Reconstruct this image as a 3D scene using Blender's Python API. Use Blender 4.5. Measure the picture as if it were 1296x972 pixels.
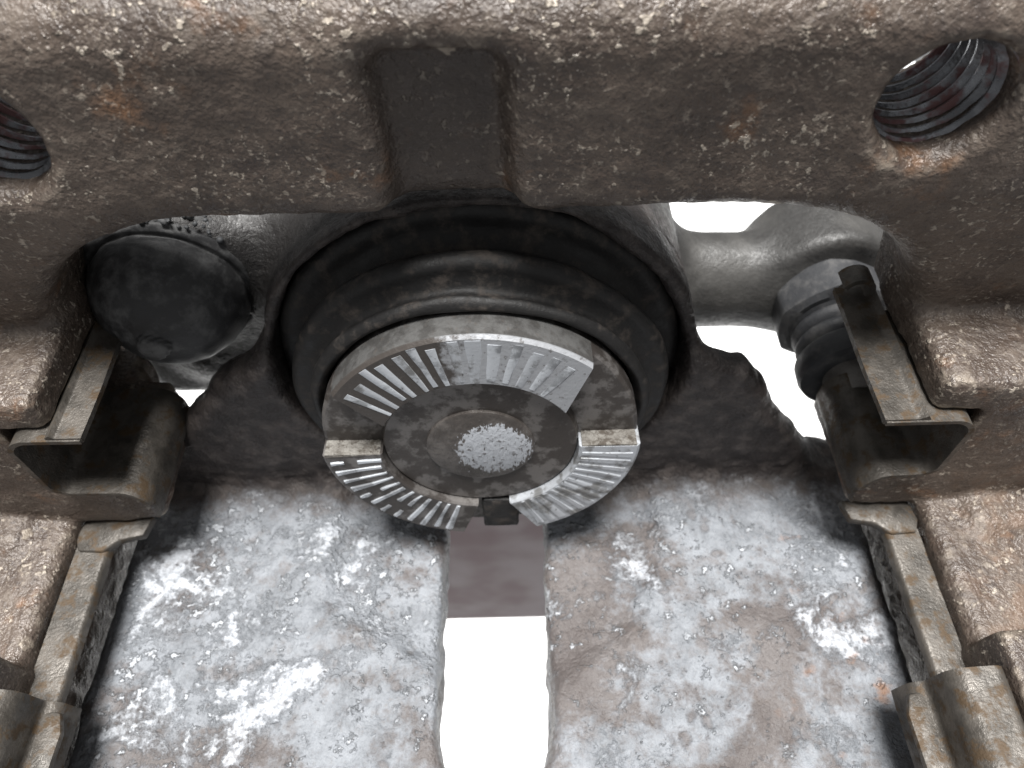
import bpy, bmesh, math, random
import numpy as np
from mathutils import Matrix, Vector

# ------------------------------------------------------------------ camera, world, light, exposure
MM = 0.001                                   # all lengths below are millimetres
sc = bpy.context.scene
for o in list(bpy.data.objects): bpy.data.objects.remove(o)
col = sc.collection
R = math.radians

th, ro, FPX = R(54), R(1.3), 912.0            # pitch below horizontal, roll, focal length in px of a 1296 px frame
fwd = Vector((0, math.cos(th), -math.sin(th)))
up0 = Vector((0, math.sin(th), math.cos(th))); rt0 = Vector((1, 0, 0))
up = up0*math.cos(ro) + rt0*math.sin(ro); rt = rt0*math.cos(ro) - up0*math.sin(ro)
cpos = Vector((3.9, -46.6, 73.7))
cam = bpy.data.cameras.new('camera'); camo = bpy.data.objects.new('camera', cam); col.objects.link(camo)
M = Matrix.Identity(4)
for i in range(3):
    M[i][0] = rt[i]; M[i][1] = up[i]; M[i][2] = -fwd[i]; M[i][3] = cpos[i]*MM
camo.matrix_world = M
cam.sensor_width = 36; cam.lens = 36*FPX/1296
cam.clip_start = 0.002; cam.clip_end = 50
cam.dof.use_dof = True; cam.dof.focus_distance = 0.072; cam.dof.aperture_fstop = 44
sc.camera = camo

w = bpy.data.worlds.new('World'); sc.world = w; w.use_nodes = True
bg = w.node_tree.nodes['Background']; bg.inputs[0].default_value = (0.98, 0.99, 1.0, 1); bg.inputs[1].default_value = 0.165

sun = bpy.data.lights.new('overhead_light', 'SUN'); suno = bpy.data.objects.new('overhead_light', sun); col.objects.link(suno)
sun.energy = 4.2; sun.angle = R(20); sun.color = (1.0, 0.985, 0.96)
suno.location = (0, 0, 0.5)
ldir = Vector((-0.02, -0.055, 1.0))              # towards the light
suno.rotation_euler = ldir.to_track_quat('Z', 'Y').to_euler()

sc.view_settings.view_transform = 'Standard'; sc.view_settings.look = 'None'
sc.view_settings.exposure = 1.12; sc.view_settings.gamma = 1.0
sc.render.engine = 'CYCLES'
sc.render.resolution_x = 1024; sc.render.resolution_y = 768

random.seed(4); rng = np.random.default_rng(11)

# ------------------------------------------------------------------ material helpers (textures work in mm)
class Mat:
    def __init__(s, name):
        s.m = bpy.data.materials.new(name); s.m.use_nodes = True
        s.t = s.m.node_tree; s.n = s.t.nodes; s.l = s.t.links
        s.b = s.n['Principled BSDF']
        tc = s.n.new('ShaderNodeTexCoord'); vm = s.n.new('ShaderNodeVectorMath'); vm.operation = 'SCALE'
        vm.inputs['Scale'].default_value = 1000.0
        s.l.new(tc.outputs['Object'], vm.inputs[0]); s.v = vm.outputs[0]
        sp = s.n.new('ShaderNodeSeparateXYZ'); s.l.new(s.v, sp.inputs[0]); s.x, s.y, s.z = sp.outputs
    def lk(s, val, inp):
        if isinstance(val, (int, float)): inp.default_value = val
        elif isinstance(val, tuple): inp.default_value = (*val, 1) if len(val) == 3 else val
        else: s.l.new(val, inp)
    def noise(s, size, detail=4, rough=.55, off=(0, 0, 0), dist=0.0, stretch=None):
        """size: feature size in mm"""
        mp = s.n.new('ShaderNodeMapping'); s.l.new(s.v, mp.inputs[0]); mp.inputs['Location'].default_value = off
        if stretch: mp.inputs['Scale'].default_value = stretch
        nz = s.n.new('ShaderNodeTexNoise'); s.l.new(mp.outputs[0], nz.inputs['Vector'])
        nz.inputs['Scale'].default_value = 1.0/size; nz.inputs['Detail'].default_value = detail
        nz.inputs['Roughness'].default_value = rough; nz.inputs['Distortion'].default_value = dist
        return nz.outputs['Fac']
    def voro(s, size, feature='F1', off=(0, 0, 0), rnd=1.0):
        mp = s.n.new('ShaderNodeMapping'); s.l.new(s.v, mp.inputs[0]); mp.inputs['Location'].default_value = off
        vz = s.n.new('ShaderNodeTexVoronoi'); s.l.new(mp.outputs[0], vz.inputs['Vector'])
        vz.inputs['Scale'].default_value = 1.0/size; vz.feature = feature; vz.inputs['Randomness'].default_value = rnd
        return vz.outputs['Distance']
    def ramp(s, v, a, b, lo=0.0, hi=1.0):
        r = s.n.new('ShaderNodeMapRange'); r.interpolation_type = 'SMOOTHSTEP'
        s.lk(v, r.inputs[0]); r.inputs[1].default_value = a; r.inputs[2].default_value = b
        r.inputs[3].default_value = lo; r.inputs[4].default_value = hi
        return r.outputs[0]
    def math(s, op, a, b=0.0):
        m = s.n.new('ShaderNodeMath'); m.operation = op; s.lk(a, m.inputs[0]); s.lk(b, m.inputs[1]); return m.outputs[0]
    def mix(s, f, a, b):
        m = s.n.new('ShaderNodeMix'); m.data_type = 'RGBA'
        s.lk(f, m.inputs[0]); s.lk(a, m.inputs[6]); s.lk(b, m.inputs[7]); return m.outputs[2]
    def bump(s, h, dist_mm, prev=None, strength=1.0):
        b = s.n.new('ShaderNodeBump'); b.inputs['Strength'].default_value = strength
        b.inputs['Distance'].default_value = dist_mm*MM; s.l.new(h, b.inputs['Height'])
        if prev: s.l.new(prev, b.inputs['Normal'])
        return b.outputs[0]
    def done(s, colr, rough, metal=0.0, normal=None, spec=0.5):
        s.lk(colr, s.b.inputs['Base Color']); s.lk(rough, s.b.inputs['Roughness']); s.lk(metal, s.b.inputs['Metallic'])
        s.b.inputs['Specular IOR Level'].default_value = spec
        if normal: s.l.new(normal, s.b.inputs['Normal'])
        return s.m

def mat_cast():
    m = Mat('rusty_cast_iron')
    big = m.noise(10, 4, .6); mid = m.noise(2.6, 5, .65, (7, 3, 1)); fine = m.noise(.5, 3, .6, (2, 9, 4)); lump = m.noise(1.2, 3, .6, (6, 2, 2))
    c = m.mix(m.ramp(big, .35, .68), (.062, .046, .037), (.112, .086, .069))
    c = m.mix(m.ramp(mid, .48, .74, 0, .7), c, (.150, .122, .099))
    c = m.mix(m.ramp(m.noise(6, 4, .6, (40, 2, 8)), .58, .74, 0, .65), c, (.19, .095, .045))
    # grime stains, and pale specks painted in for bumps that catch light
    c = m.mix(m.ramp(m.noise(7, 5, .65, (14, 22, 3)), .54, .70, 0, .7), c, (.045, .034, .030))
    spw = m.ramp(m.noise(6, 3, .6, (9, 1, 5)), .36, .62)
    s1 = m.math('MULTIPLY', m.ramp(m.noise(.85, 2, .55, (3, 3, 3)), .60, .68), spw)
    s2 = m.math('MULTIPLY', m.ramp(m.noise(.42, 2, .5, (13, 3, 8)), .60, .68), spw)
    c = m.mix(m.math('MULTIPLY', s1, .8), c, (.44, .385, .32)); c = m.mix(m.math('MULTIPLY', s2, .55), c, (.36, .31, .26))
    c = m.mix(m.ramp(fine, .55, .68, 0, .6), c, (.032, .023, .02))
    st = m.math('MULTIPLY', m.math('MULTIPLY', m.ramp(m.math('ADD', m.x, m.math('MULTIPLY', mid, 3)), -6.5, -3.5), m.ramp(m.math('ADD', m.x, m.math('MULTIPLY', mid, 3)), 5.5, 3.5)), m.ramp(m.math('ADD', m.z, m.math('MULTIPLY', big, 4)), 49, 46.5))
    c = m.mix(m.math('MULTIPLY', st, .62), c, (.035, .027, .024))  # recess of the bar darkened: its shade painted in along with stains
    rz = m.math('MULTIPLY', m.ramp(m.x, 55, 62), m.ramp(m.noise(5, 4, .6, (70, 12, 8)), .46, .6))
    c = m.mix(m.math('MULTIPLY', rz, .3), c, (.19, .11, .065))
    geo = m.n.new('ShaderNodeNewGeometry'); edge_pale = m.ramp(geo.outputs['Pointiness'], .512, .55)
    c = m.mix(m.math('MULTIPLY', edge_pale, m.ramp(mid, .38, .6)), c, (.31, .265, .215))  # convex edges turned paler, broken up by noise
    h = m.math('ADD', m.math('MULTIPLY', mid, .5), m.math('MULTIPLY', fine, .35))
    h = m.math('ADD', h, m.math('ADD', m.math('MULTIPLY', s1, .18), m.math('MULTIPLY', lump, .28)))
    n = m.bump(h, .65)
    return m.done(c, m.ramp(mid, .3, .7, .30, .56), 0.1, n, .6)

def mat_caliper():
    m = Mat('oxidised_caliper_casting')
    big = m.noise(12, 4, .6, (3, 0, 0)); mid = m.noise(3, 5, .65, (7, 3, 1)); fine = m.noise(.6, 4, .65, (2, 9, 4))
    # oily dark casting away from the bridge, bare brown-grey casting on it
    onb = m.math('MULTIPLY', m.ramp(m.z, -19.5, -23.0), m.ramp(m.math('ADD', m.y, m.math('MULTIPLY', mid, 10)), 10.5, 5.5))
    oil_shade = m.mix(m.ramp(mid, .42, .68), (.026, .021, .020), (.075, .063, .058)); oil_shade = m.mix(m.math('MULTIPLY', m.ramp(m.x, -6, -16), m.ramp(m.y, 10, 14)), oil_shade, (.016, .0145, .014))  # left rear painted darker still, as shade where sun slips behind the bar
    bare = m.mix(m.ramp(big, .35, .65), (.084, .072, .069), (.128, .116, .113))
    bare = m.mix(m.ramp(mid, .52, .75, 0, .6), bare, (.088, .074, .069))
    back = m.math('MULTIPLY', m.ramp(m.y, 17, 22), m.ramp(m.x, -5, 8)); oil_shade = m.mix(back, oil_shade, m.mix(m.ramp(big, .4, .65), (.030, .029, .028), (.060, .058, .055)))
    c = m.mix(onb, oil_shade, bare)
    bias = m.math('ADD', m.ramp(m.x, 30, -48, .005, .10), m.ramp(m.y, -36, -10, -.05, .03))
    edge = m.noise(1.3, 5, .7, (1, 2, 3))
    e2 = m.math('MULTIPLY', m.math('SUBTRACT', edge, .5), .30)
    mott = m.math('MULTIPLY', m.math('SUBTRACT', m.noise(3.6, 5, .68, (31, 6, 12)), .5), .42)
    ox = m.math('ADD', m.math('ADD', m.math('ADD', m.noise(17, 4, .5, (21, 4, 2), .5), mott), bias), e2)
    oxm = m.math('MULTIPLY', m.ramp(ox, .42, .60), onb)
    blue = m.mix(m.ramp(m.noise(4, 5, .65, (5, 5, 5)), .35, .65), (.140, .152, .168), (.245, .262, .288))
    blue = m.mix(m.ramp(fine, .35, .7, 0, .35), blue, (.31, .33, .36))
    c = m.mix(m.math('MULTIPLY', oxm, .88), c, blue)
    isl = m.math('MULTIPLY', m.ramp(m.math('ADD', m.noise(6, 5, .65, (60, 8, 3)), m.math('MULTIPLY', e2, .4)), .58, .68), onb)
    c = m.mix(m.math('MULTIPLY', isl, .5), c, (.115, .096, .088))
    pit = m.math('MULTIPLY', m.ramp(m.math('ADD', m.voro(2.6, 'F1', (8, 2, 0)), m.math('MULTIPLY', e2, 1.9)), .38, .16), m.ramp(m.noise(7, 2, .5, (2, 33, 1)), .58, .64))
    pit = m.math('MULTIPLY', m.math('MULTIPLY', pit, .7), onb)
    c = m.mix(m.math('MULTIPLY', pit, .7), c, (.11, .095, .09))
    # white crust, in broken clusters
    cl = m.math('ADD', m.noise(9, 4, .6, (11, 7, 2), .4), m.math('MULTIPLY', bias, .8))
    gr = m.math('MULTIPLY', m.math('SUBTRACT', m.noise(.55, 3, .65, (4, 41, 2)), .5), .22)
    cr = m.math('MULTIPLY', m.ramp(m.math('ADD', m.math('ADD', cl, gr), m.math('MULTIPLY', e2, .9)), .55, .69), onb)
    c = m.mix(m.math('MULTIPLY', cr, m.ramp(m.noise(.8, 4, .7, (17, 4, 21)), .32, .62, .25, 1.0)), c, (.44, .46, .495))
    sc_ = m.math('MULTIPLY', m.ramp(m.math('ADD', m.math('ADD', m.noise(1.6, 4, .7, (6, 19, 2)), m.math('MULTIPLY', bias, .5)), m.math('MULTIPLY', gr, .6)), .585, .68), m.math('MULTIPLY', m.ramp(m.noise(8, 3, .6, (3, 27, 6)), .34, .52), onb))
    c = m.mix(m.math('MULTIPLY', sc_, .85), c, (.46, .48, .51))
    dk = m.math('MULTIPLY', m.ramp(m.noise(.9, 3, .6, (15, 3, 9)), .60, .70), onb)
    c = m.mix(m.math('MULTIPLY', dk, .3), c, (.13, .11, .10))
    rust = m.math('MULTIPLY', m.ramp(m.noise(5, 4, .6, (13, 50, 8)), .58, .72), m.math('MULTIPLY', m.ramp(m.x, 30, 50), onb))
    c = m.mix(m.math('MULTIPLY', rust, .8), c, (.25, .13, .07))
    h = m.math('ADD', m.math('MULTIPLY', mid, .45), m.math('MULTIPLY', fine, .4))
    h = m.math('ADD', h, m.math('ADD', m.math('MULTIPLY', m.math('MAXIMUM', cr, sc_), .6), m.math('MULTIPLY', edge, .4)))
    h = m.math('SUBTRACT', h, m.math('MULTIPLY', pit, .3))
    h = m.math('MULTIPLY', h, m.ramp(m.y, 16, 20, 1.0, .3))
    n = m.bump(h, .75)
    return m.done(c, m.ramp(fine, .3, .7, .36, .62), 0.0, n, .5)

def mat_rubber(name='black_rubber', base=(.011, .0105, .0105), dust=(.070, .058, .050), lo=.48, hi=.72):
    m = Mat(name)
    d = m.noise(2.5, 5, .65); f = m.noise(.35, 3, .6)
    c = m.mix(m.ramp(d, lo, hi, 0, .8), base, dust)
    n = m.bump(m.math('ADD', m.math('MULTIPLY', d, .4), m.math('MULTIPLY', f, .25)), .22)
    return m.done(c, m.ramp(d, .3, .7, .48, .75), 0, n, .4)

def mat_lug():
    m = Mat('dusty_grey_iron')
    d = m.noise(5, 5, .6); f = m.noise(.6, 3, .6); s_ = m.ramp(m.noise(1.8, 2, .5, (4, 4, 4)), .66, .72)
    c = m.mix(m.ramp(d, .35, .65), (.10, .092, .085), (.17, .16, .15)); c = m.mix(s_, c, (.34, .32, .29))
    return m.done(c, .55, 0, m.bump(m.math('ADD', m.math('MULTIPLY', d, .4), m.math('MULTIPLY', f, .25)), .5), .5)

def mat_steel(name, a, b, rust, rl=.58, metal=.55, r0=.3, r1=.55, bumpd=.12, rsize=3.0):
    m = Mat(name)
    d = m.noise(4, 4, .6); f = m.noise(.3, 3, .6); rr = m.noise(rsize, 5, .68, (30, 5, 1))
    c = m.mix(m.ramp(d, .35, .65), a, b)
    c = m.mix(m.ramp(rr, rl, rl+.12), c, rust)
    c = m.mix(m.ramp(m.noise(1.2, 4, .7, (3, 70, 1)), .60, .70, 0, .6), c, (.035, .03, .026))
    n = m.bump(m.math('ADD', m.math('MULTIPLY', rr, .5), m.math('MULTIPLY', f, .3)), bumpd)
    return m.done(c, m.ramp(rr, .35, .65, r0, r1), metal, n, .5)

def mat_piston(name, dark, light, thr, bd=.1):
    m = Mat(name)
    d = m.noise(3, 5, .65, (4, 4, 4)); f = m.noise(.4, 3, .6)
    c = m.mix(m.ramp(d, thr, thr+.14), dark, light)
    c = m.mix(m.ramp(m.noise(.8, 4, .7, (8, 1, 1)), .60, .70, 0, .7), c, (.03, .026, .024))
    return m.done(c, m.ramp(f, .3, .7, .34, .5), .35, m.bump(m.math('ADD', m.math('MULTIPLY', d, .4), m.math('MULTIPLY', f, .3)), bd), .5)

def mat_block():
    m = Mat('brown_painted_block')
    d = m.noise(14, 2, .5)
    c = m.mix(m.ramp(d, .3, .7), (.34, .26, .265), (.48, .42, .43))
    return m.done(c, .7)

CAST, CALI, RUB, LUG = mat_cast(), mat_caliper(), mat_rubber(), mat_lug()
RUBG = mat_rubber('dusty_grey_rubber', (.036, .037, .040), (.095, .092, .09), .45, .75)
RUBC = mat_rubber('dusty_black_rubber', (.024, .024, .025), (.10, .10, .10), .42, .70)
CLIP = mat_steel('tarnished_clip_steel', (.048, .043, .037), (.105, .094, .082), (.068, .045, .025), .50, .35, .36, .66, .25, 2.2)
THREAD = mat_steel('oily_thread_steel', (.11, .113, .122), (.26, .27, .29), (.13, .065, .065), .48, .6, .2, .42, .12, 4.0)
PISTD = mat_piston('piston_dark_face', (.055, .048, .044), (.15, .14, .134), .45)
PISTL = mat_piston('piston_worn_steel', (.19, .19, .19), (.44, .46, .49), .38)
def mat_upper():
    m = Mat('piston_upper_face'); d = m.noise(2.5, 5, .65, (4, 4, 4)); f = m.noise(.4, 3, .6)
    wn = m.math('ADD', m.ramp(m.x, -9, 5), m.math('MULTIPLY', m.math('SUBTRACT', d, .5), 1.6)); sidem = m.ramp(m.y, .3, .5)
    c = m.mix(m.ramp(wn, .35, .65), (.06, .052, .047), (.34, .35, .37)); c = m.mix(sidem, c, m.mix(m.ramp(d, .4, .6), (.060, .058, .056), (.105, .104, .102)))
    c = m.mix(m.ramp(m.noise(.9, 4, .7, (8, 1, 1)), .56, .68, 0, .7), c, (.09, .08, .073))
    return m.done(c, m.ramp(f, .3, .7, .36, .55), .25, m.bump(m.math('ADD', m.math('MULTIPLY', d, .4), m.math('MULTIPLY', f, .3)), .14), .5)
PISTU = mat_upper()
PISTR = mat_piston('piston_bright_ridge', (.24, .25, .265), (.52, .545, .58), .40)
def mat_boss():
    m = Mat('piston_centre_worn')
    d = m.noise(3, 4, .6, (4, 4, 4)); g = m.noise(.9, 4, .7, (1, 6, 2)); st = m.noise(.8, 3, .6, (5, 1, 9), 0, (2.2, 1, .8))
    ln = m.math('POWER', m.math('ADD', m.math('POWER', m.math('SUBTRACT', m.x, 1.6), 2.0), m.math('POWER', m.math('ADD', m.z, .3), 2.0)), .5)
    w_ = m.math('ADD', m.ramp(ln, 6.4, 3.0, -.28, .2), st)
    c = m.mix(m.ramp(d, .4, .65), (.06, .052, .047), (.12, .108, .10))
    c = m.mix(m.ramp(w_, .5, .58), c, (.46, .48, .515)); c = m.mix(m.ramp(g, .55, .66, 0, .8), c, (.07, .06, .055))
    return m.done(c, .45, .2, m.bump(m.math('ADD', g, w_), .12), .5)
BOSS = mat_boss()
RUSTW = mat_steel('crusted_channel_wall', (.11, .10, .088), (.20, .19, .172), (.06, .05, .04), .5, .1, .5, .8, .5, 1.2)
BLOCK = mat_block()

# ------------------------------------------------------------------ object helpers
def link(name, me, mat, parent=None):
    o = bpy.data.objects.new(name, me); col.objects.link(o)
    if mat and not me.materials: me.materials.append(mat)
    if parent: o.parent = parent
    return o
def thing(name, label, cat, group=None):
    o = bpy.data.objects.new(name, None); col.objects.link(o); o.empty_display_size = .01
    o['label'] = label; o['category'] = cat
    if group: o['group'] = group
    return o
def smooth(me, ang=None):
    me.polygons.foreach_set('use_smooth', [True]*len(me.polygons))
    if ang: me.set_sharp_from_angle(angle=R(ang))
def pydata(verts, faces, ang=None, flip=False):
    me = bpy.data.meshes.new('m')
    me.from_pydata([(x*MM, y*MM, z*MM) for x, y, z in verts], [], [f[::-1] for f in faces] if flip else faces)
    me.update()
    if ang: smooth(me, ang)
    return me
def bm_mesh(bm, ang=40):
    bmesh.ops.recalc_face_normals(bm, faces=bm.faces)
    me = bpy.data.meshes.new('m'); bm.to_mesh(me); bm.free(); smooth(me, ang); return me

def lathe(profile, cx, cz, n=128, y0=0.0, ang=40, wob=None):
    """profile: (radius, y) pairs, revolved about the Y axis through (cx, cz)"""
    bm = bmesh.new(); rings = []
    for k, (r, y) in enumerate(profile):
        if r < 1e-6: rings.append([bm.verts.new((cx*MM, (y+y0)*MM, cz*MM))]); continue
        ring = []
        for i in range(n):
            a = 2*math.pi*i/n
            rr = r + (wob(a, k, y) if wob else 0)
            ring.append(bm.verts.new(((cx+rr*math.cos(a))*MM, (y+y0)*MM, (cz+rr*math.sin(a))*MM)))
        rings.append(ring)
    for A, B in zip(rings, rings[1:]):
        for i in range(n):
            j = (i+1) % n
            if len(A) == 1 and len(B) == 1: continue
            if len(A) == 1: bm.faces.new((A[0], B[i], B[j]))
            elif len(B) == 1: bm.faces.new((A[i], B[0], A[j]))
            else: bm.faces.new((A[i], B[i], B[j], A[j]))
    return bm_mesh(bm, ang)

def spline(pts, n=6):
    """Catmull-Rom through 2-D points"""
    P = [np.array(p, float) for p in pts]; P = [2*P[0]-P[1]] + P + [2*P[-1]-P[-2]]; out = []
    for i in range(1, len(P)-2):
        for k in range(n):
            t = k/n
            out.append(tuple(.5*((2*P[i]) + (-P[i-1]+P[i+1])*t + (2*P[i-1]-5*P[i]+4*P[i+1]-P[i+2])*t*t + (-P[i-1]+3*P[i]-3*P[i+1]+P[i+2])*t**3)))
    out.append(tuple(P[-2])); return out

def rounded(pts, r=.8, n=5):
    """polyline with its inner corners rounded"""
    out = [pts[0]]
    for a, b, c in zip(pts, pts[1:], pts[2:]):
        a, b, c = map(np.array, (a, b, c)); u = a-b; v = c-b
        d = min(r, .45*np.linalg.norm(u), .45*np.linalg.norm(v))
        p0 = b+u/np.linalg.norm(u)*d; p1 = b+v/np.linalg.norm(v)*d
        for k in range(n+1):
            t = k/n; out.append(tuple((1-t)**2*p0 + 2*t*(1-t)*b + t*t*p1))
    out.append(pts[-1]); return out

def sx(side, x): return x if side > 0 else 3.0-x            # the left side sits 3 mm closer in
def sheet(profile, y0, y1, t=.7, ny=8, side=1, yend=None, warp=.0):
    """folded sheet metal: an XZ polyline swept along Y with thickness t; side=-1 mirrors in X; yend(s) shifts the near end along the profile"""
    P = np.array(profile, float); T = np.gradient(P, axis=0); T /= np.linalg.norm(T, axis=1)[:, None]
    N = np.stack([-T[:, 1], T[:, 0]], 1); A = P+N*t/2; B = P-N*t/2
    loop = np.vstack([A, B[::-1]]); L = len(loop); np_ = len(P)
    verts = []; faces = []
    for j in range(ny+1):
        for i, (x, z) in enumerate(loop):
            s = (i if i < np_ else L-1-i)/(np_-1)
            a = y0 + (yend(s) if yend else 0)
            y = a+(y1-a)*j/ny
            dz = warp*math.sin(.45*y+x*.8); dx = warp*math.cos(.37*y+z)
            verts.append((sx(side, x+dx), y, z+dz))
    for j in range(ny):
        for i in range(L):
            k = (i+1) % L; faces.append((j*L+i, j*L+k, (j+1)*L+k, (j+1)*L+i))
    for base in (0, ny*L):
        for i in range(np_-1): faces.append((base+i, base+i+1, base+L-2-i, base+L-1-i))
    bm = bmesh.new()
    vs = [bm.verts.new((x*MM, y*MM, z*MM)) for x, y, z in verts]
    for f in faces: bm.faces.new([vs[i] for i in f])
    return bm_mesh(bm, 35)

def prism(poly, z0, z1, side=1, bev=.3):
    """XY polygon between two heights, with softened edges"""
    bm = bmesh.new(); n = len(poly)
    a = [bm.verts.new((sx(side, x)*MM, y*MM, z0*MM)) for x, y in poly]; b = [bm.verts.new((sx(side, x)*MM, y*MM, z1*MM)) for x, y in poly]
    bm.faces.new(a); bm.faces.new(b)
    for i in range(n): bm.faces.new((a[i], a[(i+1) % n], b[(i+1) % n], b[i]))
    bmesh.ops.recalc_face_normals(bm, faces=bm.faces)
    if bev: bmesh.ops.bevel(bm, geom=list(bm.edges), offset=bev*MM, segments=2, profile=.5, affect='EDGES')
    return bm_mesh(bm, 40)

# ------------------------------------------------------------------ solid casting mesher: distance field -> surface nets
def lattice_noise(P, size, seed):
    g = np.random.default_rng(seed).random((32, 32, 32)).astype(np.float32)
    q = P/size + 1000; i = np.floor(q).astype(int); f = q-i; f = f*f*(3-2*f); i %= 32; j = (i+1) % 32
    x0, y0, z0 = i.T; x1, y1, z1 = j.T; fx, fy, fz = f.T
    l = lambda a, b, t: a+(b-a)*t
    return l(l(l(g[x0, y0, z0], g[x1, y0, z0], fx), l(g[x0, y1, z0], g[x1, y1, z0], fx), fy),
             l(l(g[x0, y0, z1], g[x1, y0, z1], fx), l(g[x0, y1, z1], g[x1, y1, z1], fx), fy), fz)-.5

def surface_nets(field, lo, hi, h, displace=None):
    lo = np.array(lo, np.float32); n = np.ceil((np.array(hi)-lo)/h).astype(int)+1
    ax = [lo[k]+h*np.arange(n[k], dtype=np.float32) for k in range(3)]
    F = field(ax[0][:, None, None], ax[1][None, :, None], ax[2][None, None, :]).astype(np.float32)
    F = np.ascontiguousarray(np.broadcast_to(F, tuple(n))).copy()
    F[0] = F[-1] = 1; F[:, 0] = F[:, -1] = 1; F[:, :, 0] = F[:, :, -1] = 1
    ins = F < 0
    cnt = np.zeros(tuple(n-1), np.int8); offs = [(a, b, c) for a in (0, 1) for b in (0, 1) for c in (0, 1)]
    for a, b, c in offs: cnt += ins[a:n[0]-1+a, b:n[1]-1+b, c:n[2]-1+c]
    act = np.argwhere((cnt > 0) & (cnt < 8))
    vid = np.full(tuple(n-1), -1, np.int32); vid[tuple(act.T)] = np.arange(len(act))
    V = np.stack([F[act[:, 0]+a, act[:, 1]+b, act[:, 2]+c] for a, b, c in offs], 1)
    acc = np.zeros((len(act), 3), np.float32); k = np.zeros(len(act), np.float32)
    for i, p in enumerate(offs):
        for j, q in enumerate(offs):
            if j <= i or sum(abs(p[m]-q[m]) for m in range(3)) != 1: continue
            x = (V[:, i] < 0) != (V[:, j] < 0)
            d = V[:, i]-V[:, j]; t = np.where(x, V[:, i]/np.where(d == 0, 1, d), 0)
            pt = np.array(p, np.float32)+t[:, None]*(np.array(q, np.float32)-np.array(p, np.float32))
            acc += np.where(x[:, None], pt, 0); k += x
    P = lo+h*(act+acc/k[:, None])
    quads = []
    for a in range(3):
        b, c = (a+1) % 3, (a+2) % 3
        s0 = [slice(1, -1)]*3; s1 = [slice(1, -1)]*3; s0[a] = slice(0, -1); s1[a] = slice(1, None)
        A, B = ins[tuple(s0)], ins[tuple(s1)]
        for cond, flip in ((A & ~B, False), (~A & B, True)):
            e = np.argwhere(cond)
            if not len(e): continue
            e = e + np.array([0 if m == a else 1 for m in range(3)])
            def cell(db, dc):
                q = e.copy(); q[:, b] += db; q[:, c] += dc; return vid[tuple(q.T)]
            Q = np.stack([cell(-1, -1), cell(0, -1), cell(0, 0), cell(-1, 0)], 1)
            quads.append(Q[:, ::-1] if flip else Q)
    Q = np.vstack(quads)
    if displace is not None:
        fn = np.cross(P[Q[:, 2]]-P[Q[:, 0]], P[Q[:, 3]]-P[Q[:, 1]])
        N = np.zeros_like(P)
        for m in range(4): np.add.at(N, Q[:, m], fn)
        N /= np.linalg.norm(N, axis=1)[:, None]+1e-9
        P = P+N*displace(P, N)[:, None]
    me = bpy.data.meshes.new('m')
    me.vertices.add(len(P)); me.vertices.foreach_set('co', (P*MM).astype(np.float32).ravel())
    me.loops.add(Q.size); me.loops.foreach_set('vertex_index', Q.ravel().astype(np.int32))
    me.polygons.add(len(Q)); me.polygons.foreach_set('loop_start', np.arange(0, Q.size, 4, dtype=np.int32))
    me.update(calc_edges=True); smooth(me); return me

def box(X, Y, Z, x, y, z, r=1.0):
    qx = abs(X-(x[0]+x[1])/2)-(x[1]-x[0])/2+r; qy = abs(Y-(y[0]+y[1])/2)-(y[1]-y[0])/2+r; qz = abs(Z-(z[0]+z[1])/2)-(z[1]-z[0])/2+r
    o = np.sqrt(np.maximum(qx, 0)**2+np.maximum(qy, 0)**2+np.maximum(qz, 0)**2)
    return o+np.minimum(np.maximum(qx, np.maximum(qy, qz)), 0)-r
def rect2(X, Z, x, z, r):
    qx = abs(X-(x[0]+x[1])/2)-(x[1]-x[0])/2+r; qz = abs(Z-(z[0]+z[1])/2)-(z[1]-z[0])/2+r
    return np.sqrt(np.maximum(qx, 0)**2+np.maximum(qz, 0)**2)+np.minimum(np.maximum(qx, qz), 0)-r
def cyl(X, Y, Z, cx, cz, rad, y0, y1, r=.8):
    a = np.sqrt((X-cx)**2+(Z-cz)**2)-rad+r; b = abs(Y-(y0+y1)/2)-(y1-y0)/2+r
    return np.minimum(np.maximum(a, b), 0)+np.sqrt(np.maximum(a, 0)**2+np.maximum(b, 0)**2)-r
def smin(a, b, k):
    h = np.maximum(k-abs(a-b), 0)/k; return np.minimum(a, b)-h*h*k*.25
def smax(a, b, k): return -smin(-a, -b, k)
def poly2(X, Z, pts):
    """signed distance to a convex polygon given counter-clockwise"""
    d = None
    for (ax_, az), (bx, bz) in zip(pts, pts[1:]+pts[:1]):
        nx, nz = bz-az, ax_-bx; L = math.hypot(nx, nz)
        e = ((X-ax_)*nx+(Z-az)*nz)/L
        d = e if d is None else np.maximum(d, e)
    return d

# ================================================================== WHITE SHEET far below
fl = pydata([(-900, -120, -800), (900, -120, -800), (900, 1800, -800), (-900, 1800, -800), (-900, -120, -804), (900, -120, -804), (900, 1800, -804), (-900, 1800, -804)],
            [(0, 1, 2, 3), (7, 6, 5, 4), (0, 4, 5, 1), (1, 5, 6, 2), (2, 6, 7, 3), (3, 7, 4, 0)])
fm = Mat('white_sheet'); fo = link('ground', fl, fm.done(fm.mix(fm.noise(300, 3), (.84, .85, .86), (.90, .90, .90)), .8)); fo['kind'] = 'structure'

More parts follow.
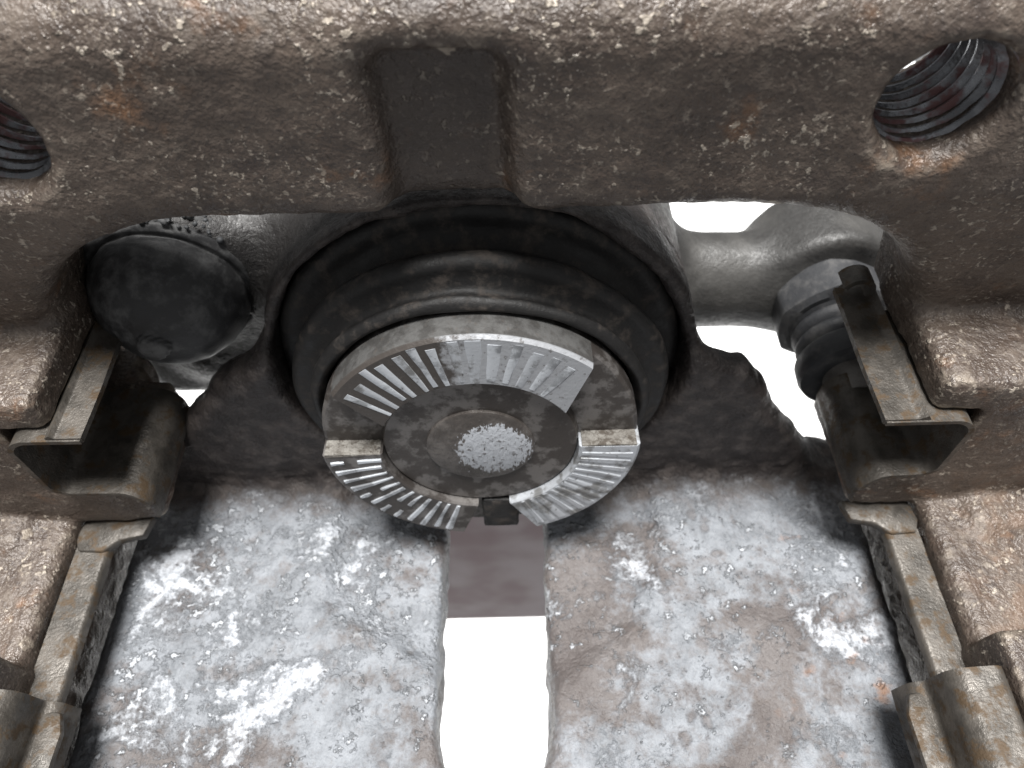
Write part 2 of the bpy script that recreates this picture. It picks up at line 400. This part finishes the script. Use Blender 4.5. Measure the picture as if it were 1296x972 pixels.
# ================================================================== CARRIER BRACKET
HOLES = [(37.5, 41.1), (-37.6, 39.6)]
def carrier_field(X, Y, Z):
    Zb = Z-.004*X                                            # the bar sits a touch lower on its left
    AX = abs(X-1.5)+1.5
    Y0 = Y; Y = Y+np.clip((Z-13)*.22, 0, 4.3)                # the face leans forward up to the bar
    # bar and its two legs: a plate with an arched window
    d = box(X, Y, Zb, (-90, 90), (6.5, 19), (-14, 50.6), 5.0)
    win = rect2(X+0*Zb, Zb, (-47.6, 49.2), (-70, 30.6), 24)
    d = smax(d, -win, 3.0); YB = Y; Y = Y0
    # abutment blocks either side (top shelf, then the nose under the pad channel)
    blk = box(AX, Y, Z, (49, 90), (-4.2, 14), (-14, 13.2), 1.4)
    d = smin(d, blk, 2.0)
    d = smin(d, box(AX+2.4*(X < 0), Y, Z, (47.6, 94), (-4.0, 12.5), (-14, -4.7), 1.2), .8)
    d = smax(d, -box(AX, Y, Z, (30, 54.9), (-30, 30), (-4.7, 8.6), .8), .5)
    # the arm that passes over the disc, and the boss at its far end
    arm = box(AX, Y, Z, (56.9, 92), (-62, 2), (-60, -12), 1.6)
    arm = smin(arm, box(AX, Y, Z, (62, 92), (-9, 4), (-30, -10.6), 1.5), 2.5)
    d = smin(d, arm, 1.0)
    d = smin(d, box(AX, Y, Z, (56.2, 92), (-62, -23.0), (-30, -6.0), .9), .8)
    # indent in the middle of the bar
    ind = box(X+.014*(Z-36)*2, YB, Z+.03*(X+1)**2*.35, (-5.6, 3.9), (-3, 9.3), (15, 45.7), 1.2)
    d = smax(d, -ind, 3.2)
    for cx, cz in HOLES:
        r_ = np.sqrt((X-cx)**2+(Z-cz)**2)
        d = smax(d, -(r_-5.0), .35)
        d = np.maximum(d, -((r_-5.65)+np.maximum(YB-6.7, -1)*1.0))
    return d
def carrier_disp(P, N):
    return .16*lattice_noise(P, 3.2, 5)+.14*lattice_noise(P, 1.6, 6)+.16*lattice_noise(P, .95, 7)+.9*lattice_noise(P, 12, 8)
def halves(f, lo, hi, h, disp): return surface_nets(f, lo, hi, h, disp)

carrier = thing('carrier_bracket', 'rusty brown cast iron brake carrier bracket with threaded mounting holes', 'brake bracket')
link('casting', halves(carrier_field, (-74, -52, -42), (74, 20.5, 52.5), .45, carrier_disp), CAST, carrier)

for cx, cz in HOLES:                                          # threaded bores
    prof = [(5.2, 2.9)]
    y = 4.2; prof.append((5.15, y))
    while y < 13.9:
        prof += [(5.1, y), (4.45, y+.55), (4.45, y+.72)]; y += 1.25
    prof += [(5.1, 14.4), (5.85, 14.4), (5.85, 2.9), (5.2, 2.9)]
    # a real helix: the ridge climbs one pitch per turn
    n = 96; bm = bmesh.new(); rings = []
    for i in range(n):
        a = 2*math.pi*i/n; ring = []
        for k, (r, yy) in enumerate(prof):
            inner = 2 <= k < len(prof)-4
            ring.append(bm.verts.new(((cx+r*math.cos(a))*MM, (yy+(1.25*(i/n)-.6 if inner else 0)*.0)*MM, (cz+r*math.sin(a))*MM)))
        rings.append(ring)
    for i in range(n):
        A, B = rings[i], rings[(i+1) % n]
        for k in range(len(prof)-1): bm.faces.new((A[k], A[k+1], B[k+1], B[k]))
    link('thread', bm_mesh(bm, 30), THREAD, carrier)

# rubber bellows and guide pin on the right, pushed into the bracket's nose
GX, GZ = 51.2, -7.2
bel = thing('guide_pin', 'guide pin with hex collar and grey ribbed rubber bellows beside the white gap', 'guide pin')
bp = []
for k in range(4):
    y = 12.4+k*2.15; bp += [(5.3, y), (5.9, y+.35), (6.35, y+1.0), (6.2, y+1.6), (5.4, y+2.0)]
bp = [(0, 12.2), (6.9, 12.3), (7.2, 13.2), (7.1, 15.2), (6.5, 15.9)] + [q for q in bp if q[1] > 16] + [(6.2, 21.2)]
link('bellows', lathe(bp+[(5.5, 21.8), (0, 21.8)], GX, GZ, 72, ang=60), RUBG, bel)
def hexa(a, k, y):
    m_ = (a+.3) % (math.pi/3)-math.pi/6
    return (7.9/math.cos(m_)*.955-7.9)*.45 if 0 < k < 5 else 0
link('hex_collar', lathe([(0, 21.3), (6.9, 21.3), (7.9, 21.9), (7.9, 22.4), (7.9, 27.0), (7.3, 27.8), (0, 27.8)], GX, GZ, 96, ang=30, wob=lambda a, k, y: hexa(a, k, y) if 1 < k < 6 else 0), RUBG, bel)
link('pin', lathe([(0, 8), (4, 8), (4, 40), (0, 40)], GX, GZ, 48), LUG, bel)

# ================================================================== CALIPER
SX = .8                                                       # slot centre
def caliper_field(X, Y, Z):
    R2 = np.sqrt(X**2+Z**2)
    # cylinder boss
    d = smax(R2-27.2, np.maximum(9.6-Y, Y-60), 1.0)
    # shoulder wall under the cylinder, down to the bridge
    wall = poly2(X+0*Z, Z, [(-53, -36), (55, -36), (51.5, -24), (47.6, -18.5), (38.0, -5.0), (34.4, .6), (26, 4.0), (-24, 7), (-34, .5), (-39, -6), (-49.5, -22), (-52, -26)])
    wf = 6.6-.02*(X*0)
    wall = smax(wall, np.maximum(wf-Y, Y-11.5), 2.4)
    d = smin(d, wall, 3.0)
    # bridge over the disc
    br = box(X, Y, Z, (-52.3, 55.2), (-70, 13), (-35, -24), 2.2)
    # pocket beside the slot
    pk = poly2(X+0*Y, Y, [(-21.5, 20), (-22.6, -15.6), (SX-2, -24.6), (SX+2, -27), (20, -15.2), (24.5, -5), (26, 20)])
    pk = smax(pk*.6, -25.9-Z+0*X, 2.0)
    br = smax(br, -pk, 1.6)
    d = smin(d, br, 3.2)
    # bore recess round the piston
    rec = np.maximum(R2-np.where(Z < 0, np.maximum(25.6+.12*Z, 22.6), 25.6), Y-14.5)
    d = smax(d, -rec, 1.8)
    d = np.maximum(d, -np.maximum(R2-20.2, Y-40))
    # slot (window) through the bridge
    sl = rect2(X+0*Y, Y, (SX-7.35, SX+7.35), (-36.4, 24), 7.3)
    sl = np.maximum(sl, Z+15)
    d = smax(d, -sl, 1.6)
    # right arm with guide pin lug
    t = np.clip((X-18)/(50-18), 0, 1)
    arm = np.sqrt((Z-(-8.0-.6*t))**2*(.62)+(Y-32)**2)-(6.6-.2*t); arm = np.maximum(arm, np.maximum(X-50, 15-X))
    lug = cyl(X, Y, Z, 51.8, -6.6, 10.3, 27.6, 40, 1.6)
    ra = smin(arm, lug, 4)
    # left lug sleeve
    ls = cyl(X, Y, Z, -38.0, 8.4, 10.6, 17.5, 52, 1.5)
    web = box(X, Y, Z, (-45, -10), (18.5, 50), (-13, 17), 4)
    d = smin(d, ra, 6)
    lw = box(X, Y, Z, (-52, -24), (19.5, 42), (-19, 8), 3)
    d = smin(d, smin(smin(ls, web, 5), lw, 4), 4)
    return d
def caliper_disp(P, N):
    br = (P[:, 2] < -21)*1.0; k = np.where(P[:, 1] > 16.5, .35, 1.0)
    return k*.5*lattice_noise(P, 3.4, 15)+k*.28*lattice_noise(P, 1.4, 16)+.9*lattice_noise(P, 10, 18)+br*(.35*np.clip(lattice_noise(P, 2.1, 19)*2, 0, 1))

caliper = thing('brake_caliper', 'oxidised brake caliper with slotted grey bridge and notched piston', 'brake caliper')
link('housing', halves(caliper_field, (-56, -52, -37), (64, 46, 30), .45, caliper_disp), CALI, caliper)

# rubber dust boot: two folds round the piston
bp = spline([(18.5, 3.3), (19.3, 2.3), (20.1, 2.5), (20.4, 3.2), (19.9, 3.9), (20.1, 4.6), (21.2, 5.1), (22.6, 5.2), (23.2, 6.2), (22.7, 7.3), (21.4, 7.9), (20.9, 9.2), (22.6, 10.5), (24.4, 10.7), (25.35, 11.6), (25.3, 13.0), (25.6, 15)], 5)
link('dust_boot', lathe(bp, 0, 0, 160, ang=75, wob=lambda a, k, y: .16*math.sin(3*a+k*.05)+.10*math.sin(7*a+k*.12)+.04*math.sin(17*a+k*.3)), RUB, caliper)
# domed cap on the left sleeve
bp = spline([(0.01, 6.6), (1.5, 6.65), (1.9, 7.3), (2.3, 7.8), (4.6, 8.6), (7.2, 10.6), (8.8, 13.2), (9.3, 15.4), (9.1, 16.5), (9.9, 16.6), (10.5, 17.3), (10.2, 18.0), (9.9, 18.3), (10.8, 18.5), (11.3, 19.3), (11.0, 20.2), (9.8, 20.6)], 5)
link('shade_sleeve', lathe(spline([(9.5, 19.8), (11.2, 20.2), (11.5, 22), (11.5, 30), (11.5, 46), (9, 46.5)], 4), -38, 8.4, 96, ang=60, wob=lambda a, k, y: .1*math.sin(4*a+y*.3)), RUB, caliper)  # black sheath added over the left lug to keep its sunlit side dark
cap = link('rubber_cap', lathe(bp, -38, 8.4, 96, ang=75, wob=lambda a, k, y: .12*math.sin(3*a+1)+.06*math.sin(11*a+k)), RUBC, caliper)
bm = bmesh.new(); bmesh.ops.create_uvsphere(bm, u_segments=20, v_segments=12, radius=1.3*MM)
for v in bm.verts: v.co = Vector((v.co.x*1.25-43.6*MM, v.co.y+13.2*MM, v.co.z*.9+1.2*MM))
link('cap_nub', bm_mesh(bm, 60), RUBG, cap)
# crumbs of grit caught on the collar of the cap
gm = bmesh.new()
for i in range(170):
    a = R(random.uniform(28, 150)); r = random.uniform(10.2, 11.4); y = random.uniform(17.0, 21.2)
    p = Vector((-38+r*math.cos(a), y, 8.4+r*math.sin(a)))*MM; s = random.uniform(.18, .5)*MM
    res = bmesh.ops.create_icosphere(gm, subdivisions=1, radius=s)
    for v in res['verts']: v.co = v.co*random.uniform(.75, 1.2)+p
g_ = link('grit', bm_mesh(gm, 60), mat_rubber('grey_grit', (.05, .052, .055), (.12, .12, .12)), cap); g_['kind'] = 'stuff'

# ---- piston
def seg(a0, a1, r0, r1, y0, y1, n=40, ch=.35, skew0=0.0, skew1=0.0):
    """annular block between two angles; skew turns the ends away from radial"""
    bm = bmesh.new(); rows = []
    sec = [(r0, y1), (r0, y0+ch*.6), (r0+ch*.6, y0), (r1-ch, y0), (r1, y0+ch), (r1, y1)]
    for i in range(n+1):
        t = i/n; row = []
        for r, y in sec:
            f = (r-r0)/(r1-r0)
            a = R(a0+skew0*f+(a1+skew1*f-a0-skew0*f)*t)
            row.append(bm.verts.new((r*math.cos(a)*MM, y*MM, r*math.sin(a)*MM)))
        rows.append(row)
    for A, B in zip(rows, rows[1:]):
        for k in range(len(sec)): bm.faces.new((A[k], A[(k+1) % len(sec)], B[(k+1) % len(sec)], B[k]))
    bm.faces.new(rows[0]); bm.faces.new(rows[-1])
    bmesh.ops.recalc_face_normals(bm, faces=bm.faces)
    return bm_mesh(bm, 35)

pist = link('piston', lathe([(0, 1.0), (7.2, 1.0), (11.4, 1.0), (11.6, 1.3), (11.75, 2.2), (18.4, 2.3), (18.8, 2.6), (18.8, 4.6), (18.2, 5.0), (18.2, 30), (0, 30)], 0, 0, 160, ang=35), PISTD, caliper)
pist.location.y = -2.8*MM; pist.rotation_euler.x = R(-6)                                     # the piston stands 3 mm out of its bore
SEGS = [(34, 155, 15.0, -9.0), (181, 266, 1.0, -6.0), (286, 362, 6.0, -1.0)]
for a0, a1, s0, s1 in SEGS:
    link('face_segment', seg(a0, a1, 11.7, 18.95, 0.0, 3.6, 60, .4, s0, s1), {34: PISTU, 181: PISTD, 286: PISTL}[a0], pist)
link('centre_boss', lathe([(0, .45), (6.0, .5), (6.4, .65), (6.5, 1.4), (0, 1.4)], 0, 0, 96, ang=35), BOSS, pist)
nb = bmesh.new(); bmesh.ops.create_cube(nb, size=1)
for v in nb.verts: v.co = Vector((v.co.x*4.8+2.0, v.co.y*2.6+2.2, v.co.z*6.6-15.4))*MM
bmesh.ops.bevel(nb, geom=list(nb.edges), offset=.45*MM, segments=2, profile=.5, affect='EDGES')
bmesh.ops.subdivide_edges(nb, edges=list(nb.edges), cuts=3, use_grid_fill=True)
for v in nb.verts: v.co += Vector((random.uniform(-1, 1), random.uniform(-1, 1), random.uniform(-1, 1)))*.06*MM
link('notch_shade', bm_mesh(nb, 60), RUB, pist)  # dark block added in the notch as the shade of its depth
# crusted walls of the winding channel
for x0, x1, z in ((-18.6, -12.0, -.25), (12.0, 18.5, .62)):
    bm = bmesh.new(); nx, ny = 26, 14; g = []
    for j in range(ny+1):
        row = []
        for i in range(nx+1):
            x = x0+(x1-x0)*i/nx; y = .05+2.25*j/ny; e = 0 if (i in (0, nx) or j in (0, ny)) else random.uniform(-.12, .16)
            row.append(bm.verts.new((x*MM, y*MM, (z+e+.05)*MM)))
        g.append(row)
    for j in range(ny):
        for i in range(nx): bm.faces.new((g[j][i], g[j][i+1], g[j+1][i+1], g[j+1][i]))
    r_ = bmesh.ops.extrude_face_region(bm, geom=list(bm.faces))
    for v in r_['geom']:
        if isinstance(v, bmesh.types.BMVert): v.co.z = (z-.5)*MM
    link('channel_wall', bm_mesh(bm, 60), RUSTW, pist)
# radial ridges pressed into the face
def ridge(a, wdeg, r0, r1, h):
    bm = bmesh.new(); out = []
    for r, wk in ((r0, .8), (.5*(r0+r1), 1.0), (r1, 1.0)):
        for s, y in ((-1, .05), (-.6, -h), (.6, -h), (1, .05)):
            b = R(a+s*wk*wdeg/2+random.uniform(-.5, .5)); out.append(bm.verts.new((r*math.cos(b)*MM, y*MM, r*math.sin(b)*MM)))
    for k in range(2):
        for i in range(3): bm.faces.new((out[4*k+i], out[4*k+i+1], out[4*k+i+5], out[4*k+i+4]))
    bm.faces.new(out[0:4]); bm.faces.new(out[8:12])
    return bm_mesh(bm, 30)
a = 54.0
while a < 144:
    link('ridge', ridge(a, random.uniform(3.0, 6.6), 11.95+random.random()*.5, 18.5-random.random()*1.6, .06), random.choice((PISTR, PISTR, PISTL)), pist); a += random.uniform(5.6, 7.6)
a = 186.0
while a < 258:
    r0 = 12.0+random.random()*.4; long = random.random() < .55 or a > 235
    link('ridge', ridge(a, random.uniform(2.2, 3.1), r0, (18.2 if long else 15.2)-random.random()*.5, .16), PISTR, pist)
    if not long: link('ridge', ridge(a, 2.2, 16.6, 18.2, .16), PISTR, pist)
    a += random.uniform(5.6, 6.6)
a = 294.5
while a < 357:
    link('ridge', ridge(a, random.uniform(3.3, 4.3), 12.1, 18.3-random.random()*.4, .1), PISTL, pist); a += 5.1

# ================================================================== PAD CLIPS
def make_clip(side, label):
    c = thing('pad_clip', label, 'clip')
    tx = 0 if side > 0 else 1.6; nx = 0 if side > 0 else 2.4
    ch = rounded([(43.9+tx, 8.0), (52.6, 8.15), (53.9, 6.6), (54.4, -2.6), (53.2, -4.2), (48.4-nx, -4.2), (46.7-nx, -5.9), (46.6-nx, -9.6), (47.6-nx, -11.2)], 1.1)
    near = lambda s: -.25*math.sin(s*9)+(1.0 if s > .82 else 0)*.6
    link('channel', sheet(ch, -5.4, 10.5, .58, 14, side, near, .05), CLIP, c)
    link('tab', sheet(rounded([(43.7+tx, 8.2), (47.4+tx*.6, 8.25), (48.4+tx*.3, 8.9)], .5), -5.2, 14.2, .8, 14, side, None, .04), CLIP, c)
    # rolled end of the tab
    rl = [(44.0+1.75*math.cos(t), 9.4+1.75*math.sin(t)) for t in np.linspace(R(-120), R(160), 16)]
    link('rolled_end', sheet([(x+1.8+tx, z) for x, z in rl], 12.6, 15.2, .7, 3, side), CLIP, c)
    link('neck', prism([(47.5, -3.2), (56.5, -3.4), (57.0, -6.2), (56.2, -8.0), (52.9, -8.2), (51.2, -6.6), (48.2, -6.0)], -15.6, -14.2, side, .3), CLIP, c)
    st = rounded([(52.6, -15.9), (52.75, -15.0), (56.6, -14.9)], .3)
    link('connecting_strip', sheet(st, -29, -7.4, .7, 12, side, None, .02), CLIP, c)
    ox_ = 0 if side > 0 else 3.0
    ob = rounded([(48.4, -17.5), (48.7, -14.0), (50.4, -13.3), (50.6, -9.0), (51.6, -7.9), (55.2, -7.3), (55.9, -8.4), (55.9, -13)], .9)
    link('outboard_channel', sheet([(x+ox_, z) for x, z in ob], -50, -26.6, .75, 12, side, None, .06), CLIP, c)
    lobe = prism([(x+ox_, y) for x, y in [(47.9, -27.8), (50.3, -27.6), (51.0, -30), (50.9, -46), (47.5, -46), (47.1, -30)]], -14.3, -13.2, side, .45)
    link('outboard_lobe', lobe, CLIP, c)
    return c
make_clip(1, 'tarnished steel pad clip lying below the ribbed rubber bellows')
make_clip(-1, 'tarnished steel pad clip lying below the black domed rubber cap')

# ================================================================== block glimpsed through the slot
blk = bmesh.new(); bmesh.ops.create_cube(blk, size=1)
for v in blk.verts: v.co = Vector((v.co.x*52+1, v.co.y*30+35.2, v.co.z*108.5-81.5))*MM
bmesh.ops.bevel(blk, geom=list(blk.edges), offset=5*MM, segments=5, profile=.5, affect='EDGES')
b = link('block', bm_mesh(blk, 40), BLOCK)
b['label'] = 'mauve brown block seen through the bridge slot under the piston'; b['category'] = 'block'
